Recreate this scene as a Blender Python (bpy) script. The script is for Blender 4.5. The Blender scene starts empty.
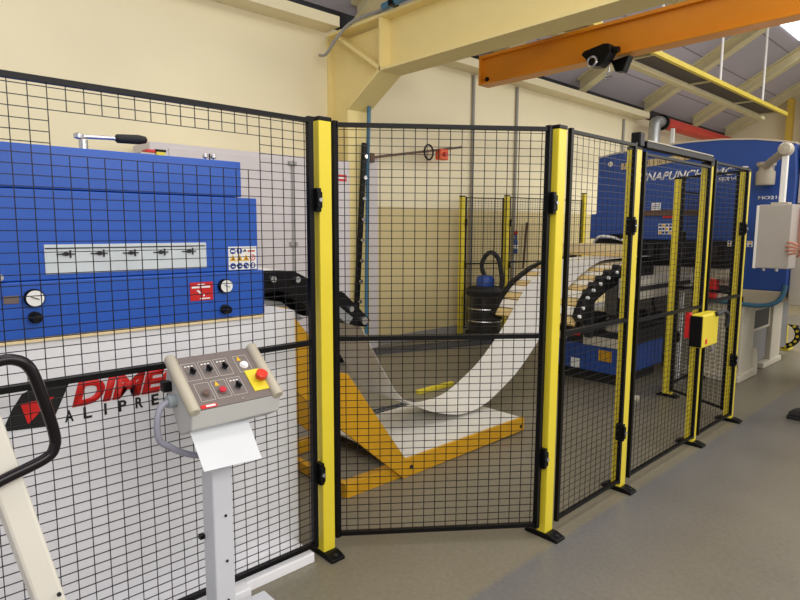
import bpy, bmesh, math, random
from mathutils import Vector, Matrix
random.seed(4)
SC = bpy.context.scene
COL = SC.collection
PI = math.pi

# ------------------------------------------------------------------ materials
MATS = {}
def srgb(c):
    return tuple(((v/255)/12.92 if v/255 <= .04045 else ((v/255+.055)/1.055)**2.4) for v in c)
def mat(name, rgb, rough=.5, metal=0., var=.06, scale=6., bump=0., spec=.5, emit=0., coat=0.):
    if name in MATS: return MATS[name]
    m = bpy.data.materials.new(name); m.use_nodes = True
    nt = m.node_tree; b = nt.nodes['Principled BSDF']
    c = srgb(rgb)
    tc = nt.nodes.new('ShaderNodeTexCoord')
    n = nt.nodes.new('ShaderNodeTexNoise'); n.inputs['Scale'].default_value = scale; n.inputs['Detail'].default_value = 5
    nt.links.new(tc.outputs['Object'], n.inputs['Vector'])
    r = nt.nodes.new('ShaderNodeMapRange'); r.inputs[1].default_value = .25; r.inputs[2].default_value = .75
    r.inputs[3].default_value = 1-var; r.inputs[4].default_value = 1+var
    nt.links.new(n.outputs['Fac'], r.inputs[0])
    mx = nt.nodes.new('ShaderNodeVectorMath'); mx.operation = 'SCALE'; mx.inputs[0].default_value = c
    nt.links.new(r.outputs[0], mx.inputs['Scale'])
    nt.links.new(mx.outputs[0], b.inputs['Base Color'])
    b.inputs['Roughness'].default_value = rough; b.inputs['Metallic'].default_value = metal
    b.inputs['Specular IOR Level'].default_value = spec
    if coat: b.inputs['Coat Weight'].default_value = coat
    if bump:
        bp = nt.nodes.new('ShaderNodeBump'); bp.inputs['Strength'].default_value = bump; bp.inputs['Distance'].default_value = .01
        n2 = nt.nodes.new('ShaderNodeTexNoise'); n2.inputs['Scale'].default_value = scale*12
        nt.links.new(tc.outputs['Object'], n2.inputs['Vector'])
        nt.links.new(n2.outputs['Fac'], bp.inputs['Height']); nt.links.new(bp.outputs[0], b.inputs['Normal'])
    if emit:
        b.inputs['Emission Color'].default_value = (*c, 1); b.inputs['Emission Strength'].default_value = emit
    MATS[name] = m
    return m

YEL   = mat('yellow_paint', (226,206,54), .38, var=.04)
BLK   = mat('black_powder_coat', (7,7,10), .42, var=.1, spec=.22)
WIRE  = mat('black_wire', (11,10,17), .35, var=.05, spec=.35)
BLUE  = mat('machine_blue', (30,86,186), .38, var=.04, scale=3)
BLUED = mat('press_blue', (35,75,158), .42, var=.08, scale=4)
WHT   = mat('machine_white', (236,236,243), .45, var=.02)
WHTB  = mat('pedestal_white', (205,208,218), .4, var=.02)
CREAM = mat('press_cream', (205,198,182), .5, var=.05)
STEELC= mat('portal_cream', (234,215,150), .5, var=.03)
EAVE  = mat('eaves_cream', (236,225,190), .5, var=.03)
RAFT  = mat('rafter_cream', (214,204,164), .6, var=.06)
ORG   = mat('crane_orange', (226,142,22), .4, var=.05, scale=3)
OCH   = mat('ochre_paint', (206,154,22), .45, var=.07)
RED   = mat('red_paint', (205,25,28), .4, var=.04)
REDL  = mat('logo_red', (222,28,24), .45, var=.02)
REDD  = mat('duct_red', (190,52,45), .45, var=.08)
INK   = mat('black_ink', (14,14,18), .5, var=.02)
WTXT  = mat('white_lettering', (240,240,240), .5, var=.01)
STRIP = mat('bright_sheet_steel', (244,244,244), .32, .35, var=.03, scale=2)
CHROM = mat('bright_metal', (200,200,205), .25, .9, var=.03)
GALV  = mat('galvanised', (165,168,172), .4, .7, var=.12, scale=9)
GREY  = mat('panel_grey', (112,102,100), .5, var=.03)
BEIGE = mat('beige_plastic', (182,174,158), .45, var=.03)
PGREY = mat('pendant_grey', (178,172,166), .45, var=.03)
PAPER = mat('paper_white', (218,222,230), .8, var=.01)
RUB   = mat('black_rubber', (24,24,25), .7, var=.15)
DARK  = mat('dark_steel', (40,42,48), .5, .3, var=.2, scale=14)
TUBE  = mat('black_tube', (38,34,38), .18, .6, var=.1)
WOOD  = mat('pale_wood', (214,186,126), .6, var=.12, scale=5)
BRUSH = mat('brush_white', (228,222,208), .7, var=.06)
ROOF  = mat('roof_sheet', (158,152,166), .7, var=.08, scale=.8)
SKIN  = mat('skin', (205,140,115), .5, var=.06)
SHIRT = mat('salmon_cotton', (180,120,110), .85, var=.06)
TROU  = mat('navy_cotton', (34,36,48), .85, var=.1)
PIPEB = mat('air_line_blue', (60,110,140), .4, var=.05)
CONDU = mat('conduit_grey', (150,148,146), .5, var=.05)
CABW  = mat('cabinet_pale_lilac', (208,202,206), .5, var=.03)
HAIR  = mat('brown_hair', (62,44,32), .7, var=.2)
LILACG= mat('cable_grey', (148,148,165), .5, var=.04)
BLUEP = mat('sign_blue', (24,58,150), .5, var=.02)
AMBER = mat('sign_amber', (232,178,20), .5, var=.02)
BRWN  = mat('rusty_brown', (98,72,56), .6, .2, var=.15)
LAMPM = mat('lamp_white', (255,252,244), .5, emit=5)
SKYL  = mat('daylight_sheet', (246,250,255), .5, emit=4.5)
REFL  = mat('white_label', (240,244,250), .4, var=.01)
PINK  = mat('pinkish_panel', (188,140,128), .5, var=.05)

def floor_mat():
    m = bpy.data.materials.new('painted_concrete'); m.use_nodes = True
    nt = m.node_tree; b = nt.nodes['Principled BSDF']; L = nt.links
    tc = nt.nodes.new('ShaderNodeTexCoord'); sp = nt.nodes.new('ShaderNodeSeparateXYZ')
    L.new(tc.outputs['Object'], sp.inputs[0])
    mr = nt.nodes.new('ShaderNodeMapRange'); mr.inputs[1].default_value = -1.46; mr.inputs[2].default_value = -1.43
    L.new(sp.outputs['X'], mr.inputs[0])
    # grey walkway coat: darker and greyer along the fence, warmer further out
    m2 = nt.nodes.new('ShaderNodeMapRange'); m2.inputs[1].default_value = -1.44; m2.inputs[2].default_value = -.9
    L.new(sp.outputs['X'], m2.inputs[0])
    w = nt.nodes.new('ShaderNodeMix'); w.data_type = 'RGBA'
    w.inputs['A'].default_value = (*srgb((106,105,106)),1); w.inputs['B'].default_value = (*srgb((116,110,99)),1)
    L.new(m2.outputs[0], w.inputs['Factor'])
    a = nt.nodes.new('ShaderNodeMix'); a.data_type = 'RGBA'
    a.inputs['A'].default_value = (*srgb((121,115,100)),1)
    L.new(mr.outputs[0], a.inputs['Factor']); L.new(w.outputs['Result'], a.inputs['B'])
    n = nt.nodes.new('ShaderNodeTexNoise'); n.inputs['Scale'].default_value = 1.6; n.inputs['Detail'].default_value = 8
    L.new(tc.outputs['Object'], n.inputs['Vector'])
    n2 = nt.nodes.new('ShaderNodeTexNoise'); n2.inputs['Scale'].default_value = 45; n2.inputs['Detail'].default_value = 3
    L.new(tc.outputs['Object'], n2.inputs['Vector'])
    ad = nt.nodes.new('ShaderNodeMath'); ad.operation = 'ADD'; L.new(n.outputs['Fac'], ad.inputs[0]); L.new(n2.outputs['Fac'], ad.inputs[1])
    r = nt.nodes.new('ShaderNodeMapRange'); r.inputs[1].default_value = .6; r.inputs[2].default_value = 1.4; r.inputs[3].default_value = .82; r.inputs[4].default_value = 1.18
    L.new(ad.outputs[0], r.inputs[0])
    s = nt.nodes.new('ShaderNodeVectorMath'); s.operation = 'SCALE'
    L.new(a.outputs['Result'], s.inputs[0]); L.new(r.outputs[0], s.inputs['Scale'])
    L.new(s.outputs[0], b.inputs['Base Color'])
    rr = nt.nodes.new('ShaderNodeMapRange'); rr.inputs[3].default_value = .28; rr.inputs[4].default_value = .5
    L.new(n.outputs['Fac'], rr.inputs[0]); L.new(rr.outputs[0], b.inputs['Roughness'])
    return m
def wall_mat():
    m = bpy.data.materials.new('painted_block_wall'); m.use_nodes = True
    nt = m.node_tree; b = nt.nodes['Principled BSDF']; L = nt.links
    tc = nt.nodes.new('ShaderNodeTexCoord'); sp = nt.nodes.new('ShaderNodeSeparateXYZ')
    L.new(tc.outputs['Object'], sp.inputs[0])
    mr = nt.nodes.new('ShaderNodeMapRange'); mr.inputs[1].default_value = 1.785; mr.inputs[2].default_value = 1.795
    L.new(sp.outputs['Z'], mr.inputs[0])
    a = nt.nodes.new('ShaderNodeMix'); a.data_type = 'RGBA'
    a.inputs['A'].default_value = (*srgb((214,197,148)),1); a.inputs['B'].default_value = (*srgb((238,228,196)),1)
    L.new(mr.outputs[0], a.inputs['Factor'])
    n = nt.nodes.new('ShaderNodeTexNoise'); n.inputs['Scale'].default_value = .9; n.inputs['Detail'].default_value = 6
    L.new(tc.outputs['Object'], n.inputs['Vector'])
    r = nt.nodes.new('ShaderNodeMapRange'); r.inputs[1].default_value = .25; r.inputs[2].default_value = .75; r.inputs[3].default_value = .95; r.inputs[4].default_value = 1.04
    L.new(n.outputs['Fac'], r.inputs[0])
    s = nt.nodes.new('ShaderNodeVectorMath'); s.operation = 'SCALE'
    L.new(a.outputs['Result'], s.inputs[0]); L.new(r.outputs[0], s.inputs['Scale'])
    L.new(s.outputs[0], b.inputs['Base Color']); b.inputs['Roughness'].default_value = .7
    # faint block courses
    cb = nt.nodes.new('ShaderNodeCombineXYZ'); L.new(sp.outputs['Y'], cb.inputs[0]); L.new(sp.outputs['Z'], cb.inputs[1])
    br = nt.nodes.new('ShaderNodeTexBrick'); br.inputs['Scale'].default_value = 1; br.inputs['Brick Width'].default_value = .45
    br.inputs['Row Height'].default_value = .225; br.inputs['Mortar Size'].default_value = .006
    L.new(cb.outputs[0], br.inputs['Vector'])
    bp = nt.nodes.new('ShaderNodeBump'); bp.inputs['Strength'].default_value = .12; bp.inputs['Distance'].default_value = .01; bp.invert = True
    L.new(br.outputs['Fac'], bp.inputs['Height']); L.new(bp.outputs[0], b.inputs['Normal'])
    return m
def roof_mat():
    m = bpy.data.materials.new('roof_lining_boards'); m.use_nodes = True
    nt = m.node_tree; b = nt.nodes['Principled BSDF']; L = nt.links
    tc = nt.nodes.new('ShaderNodeTexCoord'); sp = nt.nodes.new('ShaderNodeSeparateXYZ')
    L.new(tc.outputs['Object'], sp.inputs[0])
    cb = nt.nodes.new('ShaderNodeCombineXYZ'); L.new(sp.outputs['Y'], cb.inputs[0]); L.new(sp.outputs['X'], cb.inputs[1])
    br = nt.nodes.new('ShaderNodeTexBrick'); br.inputs['Scale'].default_value = 1; br.offset = 0
    br.inputs['Brick Width'].default_value = 2.45; br.inputs['Row Height'].default_value = .75; br.inputs['Mortar Size'].default_value = .012
    br.inputs['Color1'].default_value = (*srgb((188,182,198)),1); br.inputs['Color2'].default_value = (*srgb((180,176,190)),1)
    br.inputs['Mortar'].default_value = (*srgb((136,130,142)),1)
    L.new(cb.outputs[0], br.inputs['Vector']); L.new(br.outputs['Color'], b.inputs['Base Color'])
    b.inputs['Roughness'].default_value = .75
    return m

# ------------------------------------------------------------------ mesh helpers
class MB:
    def __init__(s): s.bm = bmesh.new()
    def _add(s, vs, fs):
        bv = [s.bm.verts.new(v) for v in vs]
        for f in fs:
            try: s.bm.faces.new([bv[i] for i in f])
            except ValueError: pass
        return s
    def box(s, x0, x1, y0, y1, z0, z1):
        v = [(x,y,z) for x in (x0,x1) for y in (y0,y1) for z in (z0,z1)]
        return s._add(v, [(0,1,3,2),(4,6,7,5),(0,4,5,1),(2,3,7,6),(0,2,6,4),(1,5,7,3)])
    def bar(s, p, q, a, b=None, up=(0,0,1)):
        """rectangular bar from p to q, a wide (sideways), b tall"""
        b = a if b is None else b
        p, q = Vector(p), Vector(q); d = (q-p).normalized(); up = Vector(up)
        if abs(d.dot(up)) > .99: up = Vector((1,0,0))
        r = d.cross(up).normalized(); u = r.cross(d).normalized()
        v = [c + r*(i*a/2) + u*(j*b/2) for c in (p,q) for i,j in ((-1,-1),(1,-1),(1,1),(-1,1))]
        return s._add(v, [(3,2,1,0),(4,5,6,7),(0,1,5,4),(1,2,6,5),(2,3,7,6),(3,0,4,7)])
    def cyl(s, p, q, r, r2=None, n=16):
        r2 = r if r2 is None else r2
        p, q = Vector(p), Vector(q); d = (q-p).normalized()
        up = Vector((0,0,1)) if abs(d.z) < .9 else Vector((1,0,0))
        a = d.cross(up).normalized(); b = d.cross(a)
        v = []
        for c, rr in ((p,r),(q,r2)):
            for i in range(n):
                t = 2*PI*i/n; v.append(c + a*(math.cos(t)*rr) + b*(math.sin(t)*rr))
        f = [tuple(range(n))[::1], tuple(range(n,2*n))[::-1]]
        f += [(i, n+i, n+(i+1)%n, (i+1)%n) for i in range(n)]
        return s._add(v, f)
    def tube(s, pts, r, n=10, close=False):
        pts = [Vector(p) for p in pts]; m = len(pts); v = []; nrm = None
        for i, p in enumerate(pts):
            if close: t = (pts[(i+1)%m]-pts[i-1]).normalized()
            else: t = (pts[min(i+1,m-1)]-pts[max(i-1,0)]).normalized()
            if nrm is None:
                up = Vector((0,0,1)) if abs(t.z) < .9 else Vector((1,0,0)); nrm = t.cross(up).normalized()
            nrm = (nrm - t*nrm.dot(t)).normalized(); b = t.cross(nrm)
            rr = r[i] if isinstance(r,(list,tuple)) else r
            for k in range(n):
                a = 2*PI*k/n; v.append(p + nrm*(math.cos(a)*rr) + b*(math.sin(a)*rr))
        f = []
        for i in range(m if close else m-1):
            j = (i+1)%m
            f += [(i*n+k, i*n+(k+1)%n, j*n+(k+1)%n, j*n+k) for k in range(n)]
        if not close: f += [tuple(range(n))[::-1], tuple(range((m-1)*n, m*n))]
        return s._add(v, f)
    def prism(s, pts, axis, a, b):
        """polygon pts extruded along axis 0/1/2 from a to b; pts are the other two coordinates in x,y,z order"""
        def mk(p, t):
            q = list(p); q.insert(axis, t); return q
        n = len(pts)
        v = [mk(p,a) for p in pts] + [mk(p,b) for p in pts]
        f = [tuple(range(n))[::-1], tuple(range(n,2*n))] + [(i,(i+1)%n,n+(i+1)%n,n+i) for i in range(n)]
        return s._add(v, f)
    def lathe(s, c, prof, axis=(0,0,1), n=24):
        """prof: (radius, height) along axis"""
        c = Vector(c); d = Vector(axis).normalized()
        up = Vector((0,0,1)) if abs(d.z) < .9 else Vector((1,0,0))
        a = d.cross(up).normalized(); b = d.cross(a); v = []; m = len(prof)
        for r, h in prof:
            for i in range(n):
                t = 2*PI*i/n; v.append(c + d*h + a*(math.cos(t)*r) + b*(math.sin(t)*r))
        f = [(i*n+k, i*n+(k+1)%n, (i+1)*n+(k+1)%n, (i+1)*n+k) for i in range(m-1) for k in range(n)]
        f += [tuple(range(n))[::-1], tuple(range((m-1)*n,m*n))]
        return s._add(v, f)
    def sheet(s, prof, x0, x1, t):
        """strip: profile (y,z) swept from x0 to x1, thickness t"""
        n = len(prof); v = []
        for i,(y,z) in enumerate(prof):
            a = prof[max(i-1,0)]; b = prof[min(i+1,n-1)]
            dy, dz = b[0]-a[0], b[1]-a[1]; l = math.hypot(dy,dz); ny, nz = -dz/l, dy/l
            for x in (x0,x1):
                v.append((x,y,z)); v.append((x,y-ny*t,z-nz*t))
        f = []
        for i in range(n-1):
            p, q = i*4, (i+1)*4
            f += [(p,p+2,q+2,q),(p+1,q+1,q+3,p+3),(p,q,q+1,p+1),(p+2,p+3,q+3,q+2)]
        f += [(0,1,3,2),((n-1)*4,(n-1)*4+2,(n-1)*4+3,(n-1)*4+1)]
        return s._add(v, f)
    def build(s, name, m, parent=None, bevel=0., smooth=False, orig=None):
        me = bpy.data.meshes.new(name)
        bmesh.ops.recalc_face_normals(s.bm, faces=s.bm.faces)
        off = Vector((0,0,0))
        if parent is not None: off = Vector(parent['_o']) if '_o' in parent else Vector((0,0,0))
        elif orig is not None: off = Vector(orig)
        else:
            co = [v.co for v in s.bm.verts]
            mn = [min(c[i] for c in co) for i in range(3)]; mxx = [max(c[i] for c in co) for i in range(3)]
            off = Vector(((mn[0]+mxx[0])/2,(mn[1]+mxx[1])/2,mn[2]))
        if m in (M_FLOOR, M_WALL, M_ROOF): off = Vector((0,0,0))
        bmesh.ops.translate(s.bm, verts=s.bm.verts, vec=-off)
        s.bm.to_mesh(me); s.bm.free()
        o = bpy.data.objects.new(name, me); COL.objects.link(o)
        o['_o'] = tuple(off)
        if parent is not None: o.parent = parent
        else: o.location = off
        me.materials.append(m)
        if smooth:
            for p in me.polygons: p.use_smooth = True
            md = o.modifiers.new('split','EDGE_SPLIT'); md.split_angle = math.radians(40)
        if bevel:
            md = o.modifiers.new('bevel','BEVEL'); md.width = bevel; md.segments = 2; md.limit_method = 'ANGLE'
        return o
M_FLOOR = floor_mat(); M_WALL = wall_mat(); M_ROOF = roof_mat()

def thing(name, label, cat, loc=(0,0,0), group=None):
    o = bpy.data.objects.new(name, None); COL.objects.link(o)
    o.location = loc; o.empty_display_size = .1; o['_o'] = tuple(loc)
    o['label'] = label; o['category'] = cat
    if group: o['group'] = group
    return o
def tag(o, label, cat, group=None):
    o['label'] = label; o['category'] = cat
    if group: o['group'] = group
    return o
def struct(o):
    o['kind'] = 'structure'; return o
def catmull(pts, n=8):
    out = []; m = len(pts)
    P = [Vector(p) for p in pts]
    for i in range(m-1):
        a, b, c, d = P[max(i-1,0)], P[i], P[i+1], P[min(i+2,m-1)]
        for k in range(n):
            t = k/n
            out.append(.5*((2*b)+(c-a)*t+(2*a-5*b+4*c-d)*t*t+(3*b-a-3*c+d)*t**3))
    out.append(P[-1]); return out

def lettering(text, origin, w, h, face, m, parent, name='lettering', shear=0., depth=.003, bold=.0, spacing=1.):
    """text laid on a wall plane: face 'x' faces +X and reads along +Y, 'y' faces -Y and reads along +X"""
    cu = bpy.data.curves.new('txt','FONT'); cu.body = text; cu.shear = shear; cu.size = 1; cu.offset = bold; cu.space_character = spacing
    cu.resolution_u = 4
    to = bpy.data.objects.new('txt', cu); COL.objects.link(to)
    dg = bpy.context.evaluated_depsgraph_get(); dg.update()
    me = bpy.data.meshes.new_from_object(to.evaluated_get(dg))
    bpy.data.objects.remove(to); bpy.data.curves.remove(cu)
    xs = [v.co.x for v in me.vertices]; ys = [v.co.y for v in me.vertices]
    x0, x1, y0, y1 = min(xs), max(xs), min(ys), max(ys)
    s = MB(); bm = s.bm; bm.from_mesh(me); bpy.data.meshes.remove(me)
    ex = bmesh.ops.extrude_face_region(bm, geom=list(bm.faces))
    top = {v for v in ex['geom'] if isinstance(v, bmesh.types.BMVert)}
    O = Vector(origin)
    for v in bm.verts:
        u = (v.co.x-x0)/(x1-x0)*w; q = (v.co.y-y0)/(y1-y0)*h; d = depth if v in top else 0
        v.co = O + (Vector((d,u,q)) if face == 'x' else Vector((u,-d,q)))
    return s.build(name, m, parent)

# ------------------------------------------------------------------ camera
CH = 1.50968; YAW, PITCH, ROLL, F = .8185559, .1206124, .0041765, 588.0963
cd = bpy.data.cameras.new('camera'); cam = bpy.data.objects.new('camera', cd); COL.objects.link(cam)
fw = Vector((-math.sin(YAW)*math.cos(PITCH), math.cos(YAW)*math.cos(PITCH), -math.sin(PITCH)))
rt = Vector((math.cos(YAW), math.sin(YAW), 0)); up = rt.cross(fw)
r2 = rt*math.cos(ROLL)+up*math.sin(ROLL); u2 = -rt*math.sin(ROLL)+up*math.cos(ROLL)
mw = Matrix.Identity(4)
for i in range(3): mw[i][0] = r2[i]; mw[i][1] = u2[i]; mw[i][2] = -fw[i]
mw.translation = (0,0,CH); cam.matrix_world = mw
cd.sensor_width = 36; cd.lens = F*36/800; cd.clip_start = .05; cd.clip_end = 200
SC.camera = cam

# ------------------------------------------------------------------ setting
WX = -5.7
struct(MB().box(-7,5,-4,20,-.1,0).build('floor', M_FLOOR))
struct(MB().box(WX-.2,WX,-4,17,0,3.78).build('wall_left', M_WALL))
struct(MB().box(WX-.2,WX-.05,-4,17,3.78,4.3).build('trim_1', DARK))      # dark board added to darken the gap above the wall and stop world light
def roofz(x): return 4.1+.55*(x+5.6)
struct(MB().prism([(-6.2,roofz(-6.2)),(2.2,roofz(2.2)),(2.2,roofz(2.2)+.1),(-6.2,roofz(-6.2)+.1)],1,-4,17.2).build('ceiling', M_ROOF))
struct(MB().prism([(WX-.2,0),(2.2,0),(2.2,roofz(2.2)),(WX-.2,roofz(WX-.2))],1,17,17.2).build('wall_end', M_WALL))
struct(MB().box(WX,WX+.03,4.95,16.9,0,.1).build('baseboard_left', CONDU))
# eaves beam: a channel sitting on the wall head, in two lengths either side of the portal frame
for i,(a,b) in enumerate(((-3.5,4.16),(4.5,11.9))):
    s = MB(); s.box(WX-.05,WX+.26,a,b,3.72,3.74); s.box(WX+.24,WX+.26,a,b,3.74,3.83); s.box(WX-.05,WX+.02,a,b,3.74,3.83)
    struct(s.build('trim_%d'%(i+2), EAVE))
# skylight
def on_roof(x, d=.02): return roofz(x)-d
s = MB(); s.prism([(-3.5,on_roof(-3.5)),(-1.6,on_roof(-1.6)),(-1.6,on_roof(-1.6,.0)),(-3.5,on_roof(-3.5,.0))],1,12.25,14.1)
sk = struct(s.build('window_1', SKYL))

# rafters
rl = {4.55:'cream sloping roof rafter directly above the overhead portal beam',
      16.6:'pale cream sloping roof rafter against the end wall',
      7.1:'cream sloping roof rafter just beyond the left end of the orange crane girder',
      9.5:'cream sloping roof rafter rising behind the middle of the orange crane girder',
      12.0:'cream sloping roof rafter that meets the wall where the red duct starts',
      14.5:'cream sloping roof rafter farthest away, above the blue press and nearest the end wall'}
for y,l in rl.items():
    s = MB()
    for (w,a,b) in ((.2,.0,.03),(.02,.03,.22),(.2,.22,.25)):
        s.prism([(-5.6,roofz(-5.6)-b),(1.8,roofz(1.8)-b),(1.8,roofz(1.8)-a),(-5.6,roofz(-5.6)-a)],1,y-w/2,y+w/2)
    tag(s.build('roof_rafter', RAFT), l, 'rafter', 'roof rafters')

# portal frame: column, haunch and beam
t = thing('portal_frame', 'cream steel portal frame with haunched column against the wall and beam crossing overhead', 'steel frame', (-5.45,4.25,0))
s = MB(); s.box(WX,WX+.03,4.17,4.35,0,3.66); s.box(-5.255,-5.225,4.1,4.4,0,2.82); s.box(WX+.03,-5.255,4.235,4.265,0,3.6)
s.build('column', STEELC, t)
s = MB(); s.prism([(-5.255,2.81),(-4.7,3.13),(-4.7,3.6),(-5.255,3.6)],1,4.235,4.265)
s.prism([(-5.255,2.80),(-5.225,2.80),(-4.69,3.115),(-4.71,3.14)],1,4.1,4.4)
s.build('haunch', STEELC, t)
s = MB(); s.box(-4.71,2.1,4.1,4.4,3.11,3.14); s.box(-5.6,2.1,4.1,4.4,3.63,3.66); s.box(-4.71,2.1,4.235,4.265,3.13,3.64)
s.build('beam', STEELC, t)
MB().box(-4.715,-4.69,4.1,4.24,3.13,3.64).build('stiffener', STEELC, t)
MB().prism([(-5.45,3.6),(-5.42,3.62),(-4.70,3.155),(-4.72,3.125)],1,4.1,4.24).build('stiffener', STEELC, t)
# air lines and cable on top of the portal beam
s = MB(); s.tube([(-4.6,4.06,3.69),(-3.2,4.06,3.72),(0,4.06,3.72)],.035,8)
t = tag(s.build('air_line', PIPEB, smooth=True), 'blue air line running along the top of the cream overhead beam', 'pipe')
for x in (-4.45,-4.15,-3.85,-3.4): MB().box(x-.03,x+.03,4.015,4.105,3.66,3.75).build('pipe_clamp', BLK, t)
pts = catmull([(-5.6,4.0,3.42),(-5.45,3.98,3.40),(-5.3,4.02,3.55),(-5.1,4.08,3.68),(-4.6,4.13,3.70)],6)
tag(MB().tube(pts,.016,8).build('cable_bundle', CONDU, smooth=True), 'grey cable bundle looping from the wall up over the end of the cream beam', 'cable')

# eaves-level crane girder with hoist trolley
CY = 5.6
t = thing('crane_girder', 'orange overhead crane girder crossing the upper right below the roof', 'crane beam', (-1.5,CY,3.18))
s = MB(); s.box(-4.58,2,CY-.01,CY+.09,3.2,3.49); s.box(-4.58,2,CY-.05,CY+.13,3.475,3.51); s.box(-4.58,2,CY-.05,CY+.13,3.18,3.205)
s.build('girder', ORG, t, bevel=.004)
MB().box(-4.6,-4.57,CY-.05,CY+.13,3.18,3.51).build('end_plate', ORG, t)
MB().cyl((-4.5,CY-.03,3.24),(-4.5,CY-.005,3.24),.025,n=10).build('bolt', BLK, t)
t = thing('hoist_trolley', 'black hoist trolley clamped under the orange crane girder', 'hoist', (-3,CY-.1,3.0))
s = MB()
s.prism([(-3.19,3.21),(-3.16,3.24),(-2.96,3.27),(-2.9,3.26),(-2.88,3.2),(-2.93,3.12),(-3.0,3.07),(-3.09,3.08),(-3.14,3.16)],1,CY-.2,CY-.055)
s.build('trolley_body', BLK, t, bevel=.01)
MB().cyl((-2.9,CY-.13,3.21),(-2.83,CY-.13,3.2),.03,n=12).build('motor_cap', BLK, t)
MB().prism([(-2.98,3.15),(-2.79,3.17),(-2.85,3.03),(-2.93,3.04)],1,CY+.0,CY+.1).build('chain_box', BLK, t, bevel=.008)
MB().tube([( -3.06+.045*math.cos(a), CY-.21, 3.12+.045*math.sin(a)) for a in [2*PI*i/16 for i in range(16)]],.012,8,True).build('ring', CHROM, t, smooth=True)
MB().tube([(-2.95,CY-.08,3.08),(-2.95,CY-.08,3.03),(-2.99,CY-.08,3.0),(-2.97,CY-.08,2.965),(-2.92,CY-.08,2.98)],.012,8).build('hook', CHROM, t, smooth=True)

# radiant heater hung on rods
t = thing('radiant_heater', 'long radiant heater with dark underside hung on white rods below the roof', 'heater', (-3.5,9,3.6))
s = MB(); s.bar((-3.3,4.6,3.63),(-3.3,12.8,3.63),.05,.06)
s.build('rail', mat('heater_yellow',(214,192,70),.5), t)
MB().bar((-3.72,4.6,3.62),(-3.72,12.9,3.62),.09,.06).build('rail', RAFT, t)
MB().prism([(-3.68,3.66),(-3.33,3.66),(-3.4,3.72),(-3.6,3.72)],1,4.6,12.7).build('reflector', mat('heater_grey',(72,64,68),.6), t)
for y in (4.65,5.9,7.4,9.3,11.2,12.6): MB().bar((-3.76,y,3.65),(-3.28,y,3.65),.04,.03).build('cross_bar', RAFT, t)
for y in (4.7,5.95,7.4,9.4,11.35):
    MB().cyl((-3.29,y,3.66),(-3.29,y,roofz(-3.29)),.018,n=8).build('hanger_rod', WTXT, t)
# flue
t = thing('red_duct', 'red round duct running along the top of the wall behind the blue press', 'duct', (-5.25,13.5,3.5))
MB().cyl((-5.25,12.1,3.63),(-5.25,16.8,3.63),.12,n=20).build('duct', REDD, t, smooth=True)
t = thing('silver_flue', 'silver flue elbow standing at the end of the red duct', 'flue pipe', (-5.25,11.7,3.2))
s = MB(); s.tube(catmull([(-5.25,11.72,2.2),(-5.25,11.72,3.45),(-5.25,11.78,3.6),(-5.25,11.92,3.63),(-5.25,12.09,3.63)],5),.11,16)
s.build('elbow', GALV, t, smooth=True)
MB().cyl((-5.25,12.0,3.63),(-5.25,12.08,3.63),.15,n=18).build('collar', BLK, t)
MB().bar((-5.05,12.1,2.2),(-5.05,12.1,3.5),.06).build('support_strut', WTXT, t)
# end wall steel
MB_ = MB().box(-5.6,1.8,16.75,16.95,4.75,4.9)
tag(MB_.build('end_wall_beam', BRWN), 'reddish brown horizontal beam high on the end wall', 'beam')
for x,l in ((-4.2,'yellow upright on the end wall, left one of the pair'),(-3.85,'yellow upright on the end wall, right one of the pair')):
    s = MB(); s.box(x-.06,x+.06,16.55,16.74,0,4.6); tag(s.build('steel_post', mat('post_ochre',(206,172,66),.5)), l, 'steel post', 'posts on the end wall')
# things on the wall
for y,l,zt in ((6.74,'grey conduit on the wall, left of the pair beside the orange crane girder end',3.7),(7.79,'grey conduit on the wall, right of the pair beside the orange crane girder end',3.7),
            (11.3,'grey conduit on the wall near the silver flue',3.66)):
    s = MB(); s.cyl((WX+.03,y,.12),(WX+.03,y,zt),.022,n=10); tag(s.build('wall_conduit', CONDU, smooth=True), l, 'conduit', 'wall conduits')
s = MB(); s.box(WX,WX+.1,4.66,4.86,0,2.4); tag(s.build('wall_trunking', CABW, bevel=.004), 'white vertical trunking on the wall right of the portal column', 'trunking')
t = thing('swing_arm', 'thin brown swing arm carrying an orange box, fixed high on the wall', 'bracket arm', (-5.5,4.8,2.36))
MB().bar((-5.55,4.70,2.362),(-5.45,6.24,2.62),.035,.03).build('arm', BRWN, t)
MB().box(-5.6,-5.5,4.66,4.72,2.3,2.41).build('arm_bracket', BRWN, t)
s = MB(); s.tube([(-5.47,5.62+.08*math.cos(a),2.5+.095*math.sin(a)) for a in [2*PI*i/18 for i in range(18)]],.012,8,True)
s.build('cable_loop', BLK, t, smooth=True)
s = MB(); s.box(-5.52,-5.42,5.79,5.95,2.42,2.56); s.build('control_box', mat('box_orange',(225,84,20),.4), t, bevel=.015)
MB().cyl((-5.41,5.87,2.49),(-5.385,5.87,2.49),.03,n=12).build('button', RED, t)
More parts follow.
